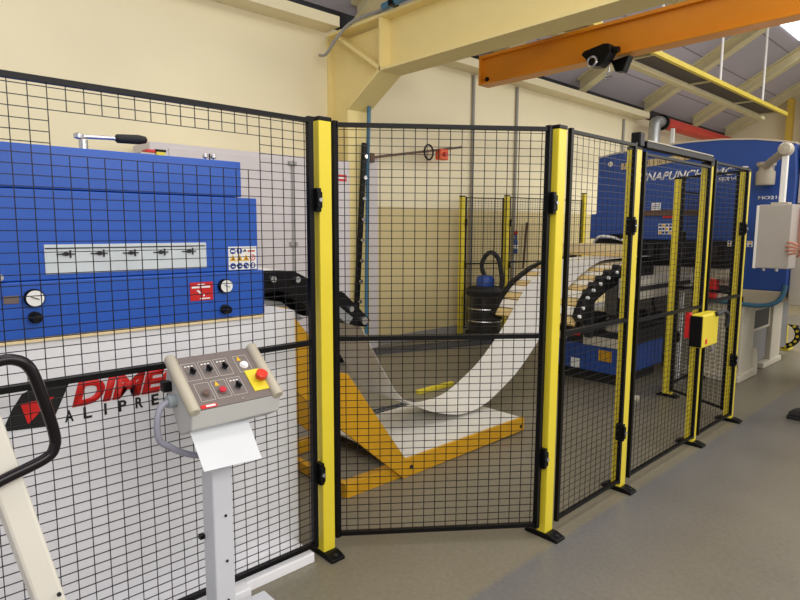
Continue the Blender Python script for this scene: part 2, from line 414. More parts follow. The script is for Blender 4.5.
# electrical cabinet
t = thing('electrical_cabinet', 'pale lilac-grey electrical cabinet with a rod lock, against the wall behind the leveller', 'cabinet', (-5.42,2.6,0))
MB().box(-5.6,-5.2,1.94,4.1,.1,2.24).build('cabinet_body', CABW, t, bevel=.006)
MB().box(-5.58,-5.22,1.96,4.08,0,.1).build('plinth', BLK, t)
MB().box(-5.2,-5.185,2.1,3.33,.14,2.2).build('door', CABW, t, bevel=.003)
d = MB().box(-5.2,-5.185,3.36,4.08,.14,2.2).build('door', CABW, t, bevel=.003)
s = MB(); s.cyl((-5.178,3.345,.3),(-5.178,3.345,2.15),.007,n=8); s.build('lock_rod', CONDU, t)
for z in (2.16,1.35,.6):
    s = MB(); s.box(-5.187,-5.165,3.30,3.39,z-.02,z+.02); s.build('lock_bracket', CONDU, t)
o = MB().box(-5.185,-5.18,3.86,4.04,2.02,2.09).build('sign', RED, t); o['label'] = 'small red sign with white line'
MB().box(-5.18,-5.178,3.88,4.02,2.045,2.062).build('sign_line', WTXT, o)

# cable chain and air pipe on the column front
t = thing('cable_ladder', 'black cable chain with bright bolts hanging down the front of the portal column', 'cable chain', (-5.15,4.2,.5))
s = MB(); s.bar((-5.15,4.27,2.45),(-5.17,4.16,.55),.05,.04,up=(1,0,0)); s.build('chain', BLK, t)
for k in range(8):
    z = 2.3-k*.23; s = MB(); s.cyl((-5.125,4.265-.013*k,z),(-5.105,4.265-.013*k,z),.022,n=8); s.build('bolt', CHROM, t)
s = MB(); s.tube([(-5.14,4.33,2.85),(-5.14,4.31,2.3),(-5.14,4.28,.3)],.022,10)
tag(s.build('air_pipe', PIPEB, smooth=True), 'blue air pipe running down the front of the portal column', 'pipe')

# ------------------------------------------------------------------ guard fence
PT, PB = 1.967, .067
FG = 'yellow posts of the machine guard fence'
PG = 'black mesh panels of the machine guard fence'
def fence_post(x, y, label, h=1.975, clips=((0,-1),), foot=(.18,.075), foot_dir=0, sx=.056, sy=.065, cap=True, grp=FG, clipz=(1.63,.41), holes=False):
    t = thing('fence_post', label, 'fence post', (x,y,0), grp)
    MB().box(x-sx/2,x+sx/2,y-sy/2,y+sy/2,.02,h-.01).build('upright', YEL, t, bevel=.004)
    if cap: MB().box(x-sx/2-.002,x+sx/2+.002,y-sy/2-.002,y+sy/2+.002,h-.012,h+.006).build('cap', BLK, t, bevel=.003)
    # wedge-shaped foot plate reaching to the walkway side
    a, b = foot
    s = MB(); s.prism([(x-a*.5,0),(x+a*.54,0),(x+a*.54,.014),(x+.05,.028),(x-.05,.028),(x-a*.5,.014)],1,y-b/2,y+b/2)
    s.build('foot_plate', BLK, t, bevel=.004)
    MB().cyl((x+a*.42,y,.014),(x+a*.42,y,.026),.010,n=6).build('anchor_bolt', DARK, t)
    for (dx,dy) in clips:
        for z in clipz:
            cx, cy = x+.02+dx*(sx/2+.012), y+dy*(sy/2+.012)
            s = MB(); s.box(cx-.022,cx+.022,cy-.012,cy+.012,z-.05,z+.05)
            s.box(cx+.018,cx+.03,cy-.012-abs(dx)*.02,cy+.012,z-.035,z+.035)
            c = s.build('clip', BLK, t, bevel=.003)
            MB().cyl((cx+.03,cy,z),(cx+.036,cy,z),.009,n=8).build('clip_screw', CHROM, c)
    return t
def fence_panel(p, q, label, zt=PT, zb=PB, cat='mesh fence', name='mesh_fence', hole=None, fr=.024, grp=PG, wr=.00135, mid=True, pitch=(.0524,.0338), v0=None):
    """p, q: (x,y) ends of the panel"""
    P, Q = Vector((*p,0)), Vector((*q,0)); L = (Q-P).length; d = (Q-P)/L
    t = thing(name, label, cat, tuple((P+Q)/2+Vector((0,0,zb))), grp)
    def at(u, z): return P+d*u+Vector((0,0,z))
    s = MB()
    s.bar(at(fr/2,zb-.008),at(fr/2,zt+.008),fr); s.bar(at(L-fr/2,zb-.008),at(L-fr/2,zt+.008),fr)
    s.bar(at(fr,zt-fr/2*.7),at(L-fr,zt-fr/2*.7),fr,fr*.75); s.bar(at(fr,zb+fr/2*.7),at(L-fr,zb+fr/2*.7),fr,fr*.75)
    s.build('frame', BLK, t)
    zm = zb+(zt-zb)*.497
    if mid:
        MB().bar(at(fr,zm),at(L-fr,zm),.02,.02).build('mid_rail', BLK, t)
    s = MB(); w = wr*2
    ph = v0 if v0 is not None else ((L-2*fr)/2 % pitch[0])+fr
    us = [ph+pitch[0]*i for i in range(-60,60) if fr+.004 < ph+pitch[0]*i < L-fr-.004]
    zs = [1.837+pitch[1]*j for j in range(-80,20) if zb+fr < 1.837+pitch[1]*j < zt-fr]
    if hole:   # cut-out runs from wire to wire
        near = lambda a, v: min(a, key=lambda q: abs(q-v))
        h0, h1, h2, h3 = near(us,hole[0]), near(us,hole[1]), near(zs,hole[2]), near(zs,hole[3])
    for u in us:
        if hole and h0+.01 < u < h1-.01:
            s.bar(at(u,zb),at(u,h2),w); s.bar(at(u,h3),at(u,zt-.01),w)
        else: s.bar(at(u,zb),at(u,zt-.01),w)
    n = d.cross(Vector((0,0,1)))*w
    for z in zs:
        if hole and h2+.005 < z < h3-.005:
            s.bar(at(fr,z)+n,at(h0,z)+n,w); s.bar(at(h1,z)+n,at(L-fr,z)+n,w)
        else: s.bar(at(fr,z)+n,at(L-fr,z)+n,w)
    s.build('mesh_infill', WIRE, t)
    return t
XF = -1.503
fence_post(-2.125,1.522,'yellow fence post at the corner beside the white leveller body, nearest the control pedestal',clips=((0,-1),))
fence_post(-1.53,2.42,'yellow fence post at the front corner in the middle of the picture',clips=((-.4,-1),))
fence_post(-1.53,3.188,'yellow hinge post at the near side of the mesh gate, with a black cap',h=1.955,clips=((0,-1),),clipz=(1.53,.36))
fence_post(-1.533,4.262,'yellow latch post at the far side of the mesh gate, behind the yellow lock box',h=1.955,clips=())
fence_post(-1.533,5.03,'yellow fence post at the right-hand end of the walkway fence',h=1.96,clips=((0,-1),),clipz=(1.52,.5))
fence_post(-2.15,5.37,'thick yellow fence post inside, seen through the mesh gate',h=1.96,sx=.08,sy=.055,clips=((.2,1),),clipz=(1.45,.55))
fence_post(-2.224,6.3,'thin yellow fence post right against the front of the blue press',h=1.93,clips=(),foot=(.12,.06))
fence_panel((-2.117,-.35),(-2.117,1.467),'black mesh panel before the white and blue leveller, with a cut-out at the top',hole=(.835,1.56,1.74,1.86),v0=.73)
fence_panel((-2.129,1.579),(-1.527,2.364),'black mesh panel set at an angle in front of the steel strip loop',v0=.107)
fence_panel((XF,2.477),(XF,3.14),'narrow black mesh panel between the middle corner post and the gate',fr=.02,wr=.001)
fence_panel((XF,4.305),(XF,4.985),'narrow black mesh panel at the far right of the walkway fence, right of the gate',fr=.02,wr=.001)
fence_panel((-1.585,5.08),(-2.12,5.34),'black mesh panel turning back from the end post toward the thick yellow post')
fence_panel((-2.2,5.41),(-2.224,6.25),'black mesh panel inside, from the thick yellow post back to the blue press',zt=1.86)
# gate leaf with thick head rail
t = fence_panel((XF,3.245),(XF,4.225),'black mesh gate with a thick head rail and lock box',cat='gate',name='mesh_gate',grp=None,zt=1.93,fr=.02,wr=.001)
s = MB(); s.box(-1.53,-1.485,3.235,4.215,1.955,1.992); s.build('head_rail', BLK, t, bevel=.004)
s = MB(); s.box(-1.51,-1.482,3.24,4.21,1.991,1.997); s.build('rail_edge', BEIGE, t)
s = MB(); s.prism([(4.19,1.95),(4.215,1.95),(4.215,1.99),(4.245,1.975),(4.245,1.93),(4.19,1.93)],0,-1.53,-1.485); s.build('rail_end', BLK, t)
s = MB(); s.box(-1.545,-1.49,3.162,3.222,1.955,2.035); s.build('hinge_block', BLK, t, bevel=.008)
# lock box
t = thing('gate_lock_box', 'yellow and black safety lock box with red handle on the mesh gate', 'lock box', (-1.45,4.2,.72))
MB().box(-1.478,-1.395,3.985,4.255,.745,.965).build('housing', YEL, t, bevel=.012)
MB().box(-1.476,-1.402,3.972,3.99,.752,.955).build('key_block', BLK, t, bevel=.004)
MB().tube(catmull([(-1.39,4.18,.955),(-1.375,4.28,.965),(-1.375,4.36,.93),(-1.38,4.37,.85)],5),.016,8).build('grip', DARK, t, smooth=True)
MB().box(-1.515,-1.48,3.985,4.03,.80,.97).build('handle', RED, t, bevel=.008)
MB().box(-1.395,-1.393,4.03,4.06,.77,.80).build('emblem', RED, t)
MB().tube([(-1.42,4.21,.75),(-1.41,4.22,.71),(-1.42,4.23,.69)],.012,8).build('shackle', CHROM, t, smooth=True)

# back fence along the wall
BF = 'posts of the rear fence along the wall'; BP = 'mesh panels of the rear fence along the wall'
fence_post(-5.48,6.31,'yellow rear fence post left of the vacuum cleaner by the wall',h=1.965,clips=((.2,1),),grp=BF,clipz=(1.6,1.0),foot=(.12,.06))
fence_post(-5.22,6.99,'yellow rear fence post right of the vacuum cleaner by the wall',h=1.99,clips=((.2,1),),grp=BF,clipz=(1.6,1.0),foot=(.12,.06))
fence_post(-4.95,8.65,'yellow rear fence post farthest away, left of the blue press',h=2.08,clips=(),grp=BF,foot=(.12,.06))
fence_panel((-5.46,6.36),(-5.24,6.94),'black rear mesh panel behind the vacuum cleaner',zt=1.95,zb=.1,fr=.018,grp=BP)
fence_panel((-5.21,7.04),(-4.96,8.6),'black rear mesh panel between the vacuum cleaner and the blue press',zt=1.97,zb=.1,fr=.018,grp=BP)

# ------------------------------------------------------------------ leveller (left machine)
t = thing('sheet_leveller', 'blue and white sheet leveller behind the mesh at the left', 'machine', (-3,.4,0))
X0, X1 = -3.95, -2.26
MB().box(X0,X1,-.9,1.462,.02,1.14).build('base_housing', WHT, t, bevel=.004)
lb = MB().box(X0+.05,X1+.012,-.9,1.30,1.142,1.331).build('lower_casing', BLUE, t, bevel=.004)
mb_ = MB().box(X0+.05,X1+.004,-.9,1.278,1.333,1.634).build('middle_casing', BLUE, t, bevel=.004)
MB().box(X0+.08,X1,-.9,1.211,1.637,1.78).build('upper_casing', BLUE, t, bevel=.004)
MB().box(X1-.05,X1+.015,-.9,1.29,1.128,1.141).build('edge_strip', mat('cream_strip',(236,214,170),.5), t)
w = MB().box(X1+.004,X1+.008,.478,1.045,1.352,1.452).build('indicator_window', mat('window_pale',(206,214,222),.25), t)
w['label'] = 'pale window with a row of black pointers'
s = MB(); s.box(X1+.008,X1+.01,.48,1.04,1.437,1.441); s.build('window_line', INK, w)
for y,z in ((.541,1.419),(.648,1.419),(.755,1.418),(.864,1.418),(.974,1.419)):
    s = MB(); s.box(X1+.008,X1+.012,y-.028,y+.028,z-.002,z+.002); s.box(X1+.008,X1+.012,y+.012,y+.017,z-.013,z+.013)
    s.prism([(y-.018,z),(y+.0,z+.007),(y+.022,z),(y,z-.007)],0,X1+.008,X1+.013); s.build('pointer', INK, w)
XL = X1+.012
def gauge(y, z, r):
    g = MB().lathe((XL,y,z),[(r*1.12,0),(r*1.12,.018),(r*1.0,.022)],(1,0,0),24).build('pressure_gauge', BLK, lb, smooth=True)
    return g
for y,z,r in ((.437,1.277,.027),(1.115,1.274,.026)):
    g = gauge(y,z,r)
    # third level would be exceeded, so the dial face is its own part of the machine
    MB().cyl((XL+.0225,y,z),(XL+.0245,y,z),r*.96,n=24).build('gauge_dial', WTXT, t)
    s = MB(); s.bar((XL+.026,y-.012,z+.006),(XL+.026,y+.012,z-.004),.004,.002); s.build('gauge_needle', INK, t)
for y,z in ((.436,1.212),(1.113,1.178)):
    MB().lathe((XL,y,z),[(.02,0),(.02,.012),(.015,.016),(.017,.035),(.014,.042)],(1,0,0),16).build('knob', BLK, lb, smooth=True)
    
p = MB().box(XL,XL+.003,.352,.395,1.262,1.288).build('name_plate', mat('plate_brown',(110,96,92),.4), lb)
MB().cyl((XL-.008,.343,1.35),(XL+.02,.343,1.35),.012,n=12).build('button', CHROM, t)
# red sign
sg = MB().box(XL,XL+.003,.97,1.064,1.222,1.295).build('red_sign', RED, t); sg['label'] = 'red warning sign with white marks'
s = MB(); xx = XL+.003
s.box(xx,xx+.002,1.0,1.03,1.283,1.288); s.box(xx,xx+.002,.976,1.008,1.272,1.279); s.box(xx,xx+.002,1.016,1.052,1.272,1.279)
s.prism([(.995,1.262),(1.003,1.265),(1.016,1.252),(1.01,1.248)],0,xx,xx+.002); s.box(xx,xx+.002,1.022,1.028,1.238,1.248)
s.box(xx,xx+.002,1.008,1.05,1.227,1.232)
s.build('sign_mark', WTXT, sg)
# pictogram sheet
xs_ = X1+.004
pg = MB().box(xs_,xs_+.002,1.141,1.27,1.337,1.433).build('pictogram_sign', WTXT, t); pg['label'] = 'white sheet of blue, amber and red safety pictograms'
xx = xs_+.002
cols = (1.16,1.19,1.22,1.25)
s = MB(); d = MB()
for y in cols[:2]: s.cyl((xx,y,1.415),(xx+.002,y,1.415),.0125,n=18)
for y in cols: s.cyl((xx,y,1.353),(xx+.002,y,1.353),.0125,n=18)
s.build('mandatory_disc', BLUEP, pg)
s = MB()
s.box(xx+.002,xx+.003,1.152,1.168,1.411,1.418); s.box(xx+.002,xx+.003,1.188,1.192,1.411,1.423); s.box(xx+.002,xx+.003,1.188,1.192,1.404,1.408)
s.box(xx+.002,xx+.003,1.154,1.166,1.349,1.353); s.box(xx+.002,xx+.003,1.187,1.199,1.350,1.355); s.prism([(1.213,1.36),(1.226,1.345),(1.23,1.352)],0,xx+.002,xx+.003); s.prism([(1.246,1.345),(1.254,1.345),(1.256,1.36),(1.248,1.362)],0,xx+.002,xx+.003)
s.build('disc_symbol', WTXT, pg)
s = MB()
for y in cols[:3]: s.prism([(y-.0145,1.374),(y+.0145,1.374),(y,1.399)],0,xx,xx+.002)
s.build('warning_triangle', AMBER, pg)
s = MB()
for y in cols[:3]: s.prism([(y-.004,1.378),(y+.004,1.378),(y,1.39)],0,xx+.002,xx+.003)
s.prism([(1.205,1.412),(1.222,1.412),(1.217,1.422)],0,xx,xx+.002)
s.build('triangle_symbol', INK, pg)
s = MB(); s.tube([(xx+.001,1.25+.0115*math.cos(a),1.386+.0115*math.sin(a)) for a in [2*PI*i/20 for i in range(20)]],.0018,6,True)
s.bar((xx+.001,1.243,1.379),(xx+.001,1.257,1.393),.003,.002); s.box(xx,xx+.001,1.228,1.262,1.411,1.417)
s.build('prohibition_ring', RED, pg)
# logo and lettering on the white base
lg = MB().prism([(.355,.91),(.385,.955),(.43,.978),(.526,.966),(.463,.828),(.322,.84)],0,X1,X1+.003).build('logo', INK, t); lg['label'] = 'black slanted logo with a red triangle'
MB().prism([(.378,.923),(.478,.929),(.396,.85)],0,X1+.003,X1+.005).build('logo_triangle', REDL, lg)
o = lettering('DIMECO',(X1,.532,.878),.52,.092,'x',REDL,t,shear=.25,bold=.05); o['label'] = 'red slanted DIMECO lettering'
for i,ch in enumerate('ALIPRESSE'):
    cw = .008 if ch == 'I' else .027
    lettering(ch,(X1,.521+.0598*i-cw/2,.830),cw,.042,'x',INK,t,name='letter',bold=.02)
s = MB(); s.box(-2.262,-2.06,-.9,1.10,0,.045); s.box(-2.262,-2.10,1.10,1.44,0,.045)
s.build('floor_skid', WHT, t, bevel=.004)
# fittings on top of the leveller
for x,y,h,l in ((-2.5,.853,.02,''),(-2.5,.92,.02,''),(-2.5,1.037,.022,''),(-2.5,1.19,.02,'')):
    MB().box(x-.012,x+.012,y-.011,y+.011,1.78,1.78+h).build('top_stud', BLK, t)
s = MB(); s.cyl((-2.52,1.2,1.79),(-2.52,1.2,1.835),.004,n=8); s.build('lamp_stem', DARK, t)
for dy in (-.02,.018):
    MB().lathe((-2.52,1.2+dy,1.822),[(.0,-.012),(.011,-.006),(.013,.002),(.008,.012)],(0,0,1),12).build('eyebolt', CHROM, t, smooth=True)
v = thing('solenoid_valve', 'small valve block with red and yellow caps on top of the leveller', 'valve', (-2.5,.95,1.78))
MB().box(-2.53,-2.47,.885,.945,1.78,1.812).build('valve_body', BEIGE, v, bevel=.003)
MB().box(-2.53,-2.47,.91,.945,1.812,1.825).build('red_cap', RED, v, bevel=.002)
MB().box(-2.53,-2.47,.948,.985,1.79,1.818).build('yellow_cap', YEL, v, bevel=.002)
MB().box(-2.53,-2.47,.945,.99,1.818,1.828).build('black_cap', BLK, v, bevel=.002)
v = thing('ratchet_wrench', 'ratchet wrench with a black grip standing on a socket on top of the leveller', 'wrench', (-2.5,.685,1.78))
MB().cyl((-2.5,.685,1.78),(-2.5,.685,1.84),.016,n=14).build('socket', CHROM, v, smooth=True)
MB().lathe((-2.5,.67,1.852),[(.008,-.01),(.018,-.006),(.018,.008),(.01,.012)],(0,0,1),16).build('ratchet_head', CHROM, v, smooth=True)
MB().cyl((-2.5,.68,1.852),(-2.5,.81,1.858),.008,n=10).build('shaft', CHROM, v, smooth=True)
MB().lathe((-2.5,.80,1.8575),[(.009,0),(.017,.008),(.018,.03),(.019,.09),(.014,.118),(.004,.125)],(0,1,.05),14).build('grip', RUB, v, smooth=True)

# curved roller arm at the leveller exit
t = thing('exit_roller_arm', 'black curved exit roller arm with bright bolts on the right end of the leveller', 'roller arm', (-3,1.7,1.1))
poly = [(1.31,1.283),(1.59,1.288),(1.76,1.28),(1.86,1.23),(2.10,1.137),(2.20,1.05),(2.30,.955),(2.27,.915),(2.20,.925),(2.015,1.0),(1.78,1.12),(1.69,1.18),(1.31,1.14)]
for x in (-2.74,-3.31):
    MB().prism(poly,0,x-.015,x+.015).build('side_plate', BLK, t, bevel=.003)
rp = [(1.47,1.22),(1.62,1.235),(1.77,1.225),(1.91,1.16),(2.03,1.1),(2.14,1.03),(2.24,.95)]
for i,(y,z) in enumerate(rp):
    r = MB().cyl((-3.29,y,z),(-2.76,y,z),.032,n=14).build('roller', DARK, t, smooth=True)
    MB().cyl((-2.725,y,z+.008),(-2.70,y,z+.008),.017 if i<6 else .024,n=10).build('roller_bolt', CHROM, r, smooth=True)
MB().bar((-2.72,2.0,1.07),(-2.70,2.12,.97),.03,.05).build('bracket', GALV, t)
s = MB(); s.prism([(1.47,1.14),(1.75,1.10),(1.9,.99),(1.75,.95),(1.47,1.02)],0,-3.2,-2.85); s.build('guide_plate', GALV, t)
MB().box(-2.9,-2.75,1.47,1.6,1.02,1.08).build('bracket', OCH, t)

# steel strip with free loop
prof = [(.9,1.262),(1.4,1.268),(1.62,1.285),(1.78,1.275),(1.93,1.215),(2.06,1.15),(2.18,1.05),(2.305,.882),(2.40,.72),(2.5,.56),(2.63,.39),(2.83,.272),(3.02,.195),(3.265,.137),(3.53,.158),(3.81,.274),(4.01,.39),(4.26,.59),(4.47,.80),(4.65,.975),(4.80,1.056),(4.97,1.13),(5.23,1.21),(5.6,1.228),(6.4,1.228)]
pr = [(p.x,p.y) for p in catmull([(y,z,0) for y,z in prof],6)]
# the strip lies on the leveller exit rollers and on the brush table, so it is a thing of its own
tag(MB().sheet(pr,-3.22,-2.80,.003).build('steel_strip', STRIP, smooth=True), 'bright steel strip hanging in a loop between the leveller and the blue press', 'metal strip')

# ochre loop table
t = thing('loop_table', 'ochre loop table with sloping side plates and a white tray under the steel strip', 'loop table', (-3,2.8,0))
plate = [(1.50,1.13),(1.56,1.12),(1.697,.951),(1.841,.749),(1.935,.723),(2.376,.118),(3.60,.113),(3.603,.012),(2.36,.0),(1.844,.456),(1.607,.684),(1.50,.78)]
MB().prism(plate,0,-2.5,-2.48).build('side_plate', OCH, t, bevel=.002)
far = [(1.50,1.13),(1.56,1.12),(1.697,.951),(1.841,.749),(1.935,.723),(2.376,.1),(3.60,.09),(3.603,.012),(2.36,.0),(1.844,.456),(1.607,.684),(1.50,.78)]
MB().prism(far,0,-3.32,-3.30).build('side_plate', OCH, t, bevel=.002)
MB().box(-3.30,-2.5,2.38,3.60,.09,.105).build('tray', mat('tray_white',(222,220,214),.35,.1), t)
MB().box(-3.30,-2.5,3.585,3.603,.012,.104).build('end_plate', OCH, t)
for x in (-2.53,-3.27):
    MB().box(x-.03,x+.03,1.93,2.38,0,.085).build('base_rail', OCH, t, bevel=.003)
MB().box(-3.24,-2.56,1.94,1.985,0.01,.07).build('cross_rail', OCH, t, bevel=.003)
MB().bar((-3.29,1.62,.68),(-2.51,1.62,.68),.06,.04).build('cross_rail', OCH, t)
for y,z in ((2.42,.06),(3.56,.05)):
    MB().cyl((-2.48,y,z),(-2.472,y,z),.012,n=8).build('bolt', DARK, t)
# floor rail, gratings
tag(MB().box(-3.76,-3.71,3.72,4.2,0,.035).build('floor_rail', YEL, bevel=.004), 'low yellow rail on the floor beyond the steel strip loop', 'rail')
def grating(p, q, w, label, name='floor_grating'):
    s = MB(); P, Q = Vector((*p,.012)), Vector((*q,.012)); L = (Q-P).length; d = (Q-P)/L; n = d.cross(Vector((0,0,1)))
    for e in (-1,1): s.bar(P+n*e*w/2,Q+n*e*w/2,.012,.024)
    k = int(L/.045)
    for i in range(k+1): s.bar(P+d*L*i/k-n*w/2,P+d*L*i/k+n*w/2,.02,.014)
    m = 4
    for j in range(1,m): s.bar(P+n*(j/m-.5)*w,Q+n*(j/m-.5)*w,.014,.016)
    return tag(s.build(name, mat('grating_steel',(92,94,100),.5,.4,var=.2), None), label, 'floor grating')
grating((-5.40,4.6),(-4.85,6.28),.26,'dark steel floor grating running along the foot of the wall')
grating((-3.52,2.75),(-3.46,3.5),.2,'dark steel floor grating beside the far edge of the white tray')

# vacuum cleaner
t = thing('vacuum_cleaner', 'industrial vacuum cleaner with blue motor head and black hose by the wall', 'vacuum cleaner', (-5.25,6.62,0))
c = (-5.22,6.62,0)
t.location = t.location
s = MB(); s.lathe((-5.12,6.41,0),[(.23,.1),(.235,.12),(.235,.58),(.25,.6)],(0,0,1),28); s.build('drum', mat('drum_metal',(92,92,92),.22,.8,var=.15), t, smooth=True)
s = MB(); s.lathe((-5.12,6.41,0),[(.26,.6),(.27,.66),(.22,.72),(.14,.73)],(0,0,1),28); s.build('lid', RUB, t, smooth=True)
s = MB(); s.lathe((-5.12,6.41,0),[(.125,.73),(.13,.82),(.10,.87),(.04,.88)],(0,0,1),20); s.build('motor_head', BLUED, t, smooth=True)
s = MB(); s.lathe((-5.12,6.41,0),[(.25,.03),(.27,.05),(.27,.09),(.24,.1)],(0,0,1),24); s.build('base', RUB, t, smooth=True)
for a in (0.5,2.07,3.64,5.21):
    MB().cyl((-5.12+.22*math.cos(a)-.015,6.41+.22*math.sin(a),.03),(-5.12+.22*math.cos(a)+.015,6.41+.22*math.sin(a),.03),.03,n=12).build('castor', RUB, t)
hp = catmull([(-5.14,6.42,.85),(-5.19,6.41,1.0),(-5.16,6.44,1.13),(-5.09,6.49,1.19),(-5.0,6.53,1.11),(-4.95,6.53,.95),(-4.92,6.52,.8),(-4.91,6.47,.62)],8)
MB().tube(hp,.032,10).build('hose', RUB, t, smooth=True)
for z in (.25,.42):
    MB().lathe((-5.12,6.41,0),[(.236,z-.01),(.24,z),(.236,z+.01)],(0,0,1),28).build('drum_band', CHROM, t, smooth=True)
# small wall items
s = MB(); s.lathe((-5.62,7.78,1.12),[(.03,0),(.035,.02),(.035,.2),(.015,.24),(.015,.3)],(0,0,1),12)
o = tag(s.build('wall_bottle', mat('bottle_blue',(70,100,170),.4), smooth=True), 'small blue container with a red top hanging on the wall behind the rear fence', 'container')
MB().lathe((-5.62,7.78,1.12),[(.036,.08),(.037,.12),(.036,.14)],(0,0,1),12).build('band', WTXT, o)
MB().lathe((-5.62,7.78,1.12),[(.016,.3),(.03,.31),(.03,.35),(.01,.37)],(0,0,1),12).build('cap', RED, o)
s = MB(); s.tube([(-5.64,8.1,1.62),(-5.64,8.06,1.2),(-5.64,8.03,.88)],.02,8); tag(s.build('wall_hose', BRWN, smooth=True), 'thin brown hose hanging on the wall behind the rear fence', 'hose')

# ------------------------------------------------------------------ brush table in front of the press
t = thing('brush_table', 'curved infeed table with wooden slats, white brushes and black roller side plates before the press', 'infeed table', (-3,5,0))
arch = [(4.40,.78),(4.46,.86),(4.56,.97),(4.70,1.045),(4.88,1.11),(5.10,1.165),(5.40,1.195),(5.85,1.20)]
def off(a, d):
    out = []
    for i,(y,z) in enumerate(a):
        p, q = a[max(i-1,0)], a[min(i+1,len(a)-1)]; dy, dz = q[0]-p[0], q[1]-p[1]; l = math.hypot(dy,dz)
        out.append((y-dz/l*d, z+dy/l*d))
    return out
for x in (-2.57,-3.43):
    far_side = x < -3
    use = [(4.42,.70),(4.5,.80),(4.6,.895),(4.72,.98),(4.86,1.045),(5.04,1.115),(5.30,1.175),(5.85,1.19)] if far_side else arch
    low = off(use,-.11 if far_side else -.15); hi = off(use,.036 if far_side else .0)
    s = MB(); n = len(arch)
    for i in range(n-1): s.prism([hi[i],hi[i+1],low[i+1],low[i]],0,x-.02,x+.02)
    s.build('side_plate', BLK, t)
ap = [(p.x,p.y) for p in catmull([(4.42,.70,0),(4.5,.80,0),(4.6,.895,0),(4.72,.98,0),(4.86,1.045,0),(5.04,1.115,0),(5.30,1.175,0),(5.85,1.19,0)],8)]
L = [0]
for a,b in zip(ap[:-1],ap[1:]): L.append(L[-1]+math.hypot(b[0]-a[0],b[1]-a[1]))
def at_len(l):
    for i in range(len(L)-1):
        if L[i+1] >= l:
            u = (l-L[i])/(L[i+1]-L[i]); a,b = ap[i],ap[i+1]
            return (a[0]+(b[0]-a[0])*u, a[1]+(b[1]-a[1])*u), ((b[0]-a[0])/(L[i+1]-L[i]), (b[1]-a[1])/(L[i+1]-L[i]))
    return ap[-1],(1,0)
N = 16
for i in range(N):
    (y,z),(dy,dz) = at_len(L[-1]*(i+.5)/N)
    w = L[-1]/N*(.37 if i%2 == 0 else .45)
    s = MB(); h = .03
    s.prism([(y-dy*w+dz*.0,z-dz*w),(y+dy*w,z+dz*w),(y+dy*w+dz*h,z+dz*w-dy*h),(y-dy*w+dz*h,z-dz*w-dy*h)],0,-3.41,-2.59)
    s.build('slat' if i%2 == 0 else 'brush_strip', WOOD if i%2 == 0 else BRUSH, t)
near = [(p.x,p.y) for p in catmull([(y,z,0) for y,z in off(arch,-.035)],8)]
for i in range(3,50,6):
    y, z = near[i]
    r = MB().cyl((-2.55,y,z),(-2.53,y,z),.015,n=10).build('roller_bolt', WTXT, t, smooth=True)
    y, z = near[i][0]+.03, near[i][1]+.045
    MB().cyl((-2.60,y,z),(-2.545,y,z),.026,n=10).build('roller', RUB, t)
MB().box(-3.62,-2.78,5.86,5.94,1.262,1.36).build('cross_board', mat('board_pale',(218,200,160),.6,var=.08), t, bevel=.004)
MB().box(-3.62,-2.78,5.82,5.95,1.232,1.262).build('cross_board', WOOD, t, bevel=.004)
MB().box(-3.6,-3.45,5.88,5.94,.55,1.26).build('leg', CREAM, t)
MB().box(-2.86,-2.8,5.88,5.94,.55,1.26).build('leg', CREAM, t)
for x,y in ((-3.35,5.5),(-2.7,5.5),(-3.35,4.9),(-2.7,4.9)):
    MB().box(x-.03,x+.03,y-.03,y+.03,.53,1.02).build('leg', DARK, t)
# blue hydraulic cabinet under the table
t = thing('hydraulic_cabinet', 'low blue cabinet under the brush table, with a bright white label', 'cabinet', (-3,5.7,0))
MB().box(-3.45,-2.56,5.28,6.2,.12,.385).build('cabinet_body', BLUED, t, bevel=.006)
MB().box(-3.4,-2.62,5.36,6.15,.0,.12).build('plinth', RUB, t)  # black inset block gives the shadow gap under the cabinet its dark colour
MB().box(-3.45,-2.56,5.28,6.2,.385,.53).build('upper_deck', DARK, t)
MB().box(-2.96,-2.56,5.265,5.30,.38,.47).build('front_trim', CREAM, t, bevel=.003)
MB().box(-3.44,-3.15,5.265,5.30,.40,.48).build('front_trim', CREAM, t, bevel=.003)
MB().box(-3.08,-3.0,5.25,5.27,.46,.485).build('red_tab', RED, t)
o = MB().box(-3.09,-2.99,5.273,5.279,.10+.03,.185+.04).build('label_plate', REFL, t); o['label'] = 'bright white label'
o = MB().box(-2.79,-2.66,5.268,5.279,.24,.345).build('label_plate', OCH, t); o['label'] = 'ochre label'
s = MB()
for k in range(5):
    s.tube(catmull([(-3.3+.13*k,5.3,.5),(-3.25+.13*k,5.25,.62),(-3.1+.12*k,5.35,.68),(-2.95+.1*k,5.5,.6)],5),.018,7)
s.build('hoses', RUB, t, smooth=True)
MB().box(-2.75,-2.62,5.3,5.5,.53,.66).build('pump_block', BEIGE, t, bevel=.01)
MB().cyl((-3.2,5.45,.62),(-2.85,5.45,.62),.08,n=16).build('motor', DARK, t, smooth=True)
# round white legs with flanges, carrying a side rail
t = thing('side_support', 'grey side bench on two round white legs with flanges, beyond the gate', 'bench', (-2.32,5.55,0))
for y in (5.05,6.03):
    MB().cyl((-2.33,y,.012),(-2.33,y,.9),.018,n=12).build('leg', WTXT, t, smooth=True)
    MB().cyl((-2.33,y,0),(-2.33,y,.025),.06,n=16).build('flange', CREAM, t, smooth=True)
MB().box(-2.48,-2.29,4.98,6.2,.9,1.08).build('bench_top', mat('bench_grey',(172,168,160),.5,var=.08), t, bevel=.01)
MB().box(-2.3,-2.285,5.0,6.1,.98,1.02).build('bench_strip', DARK, t)

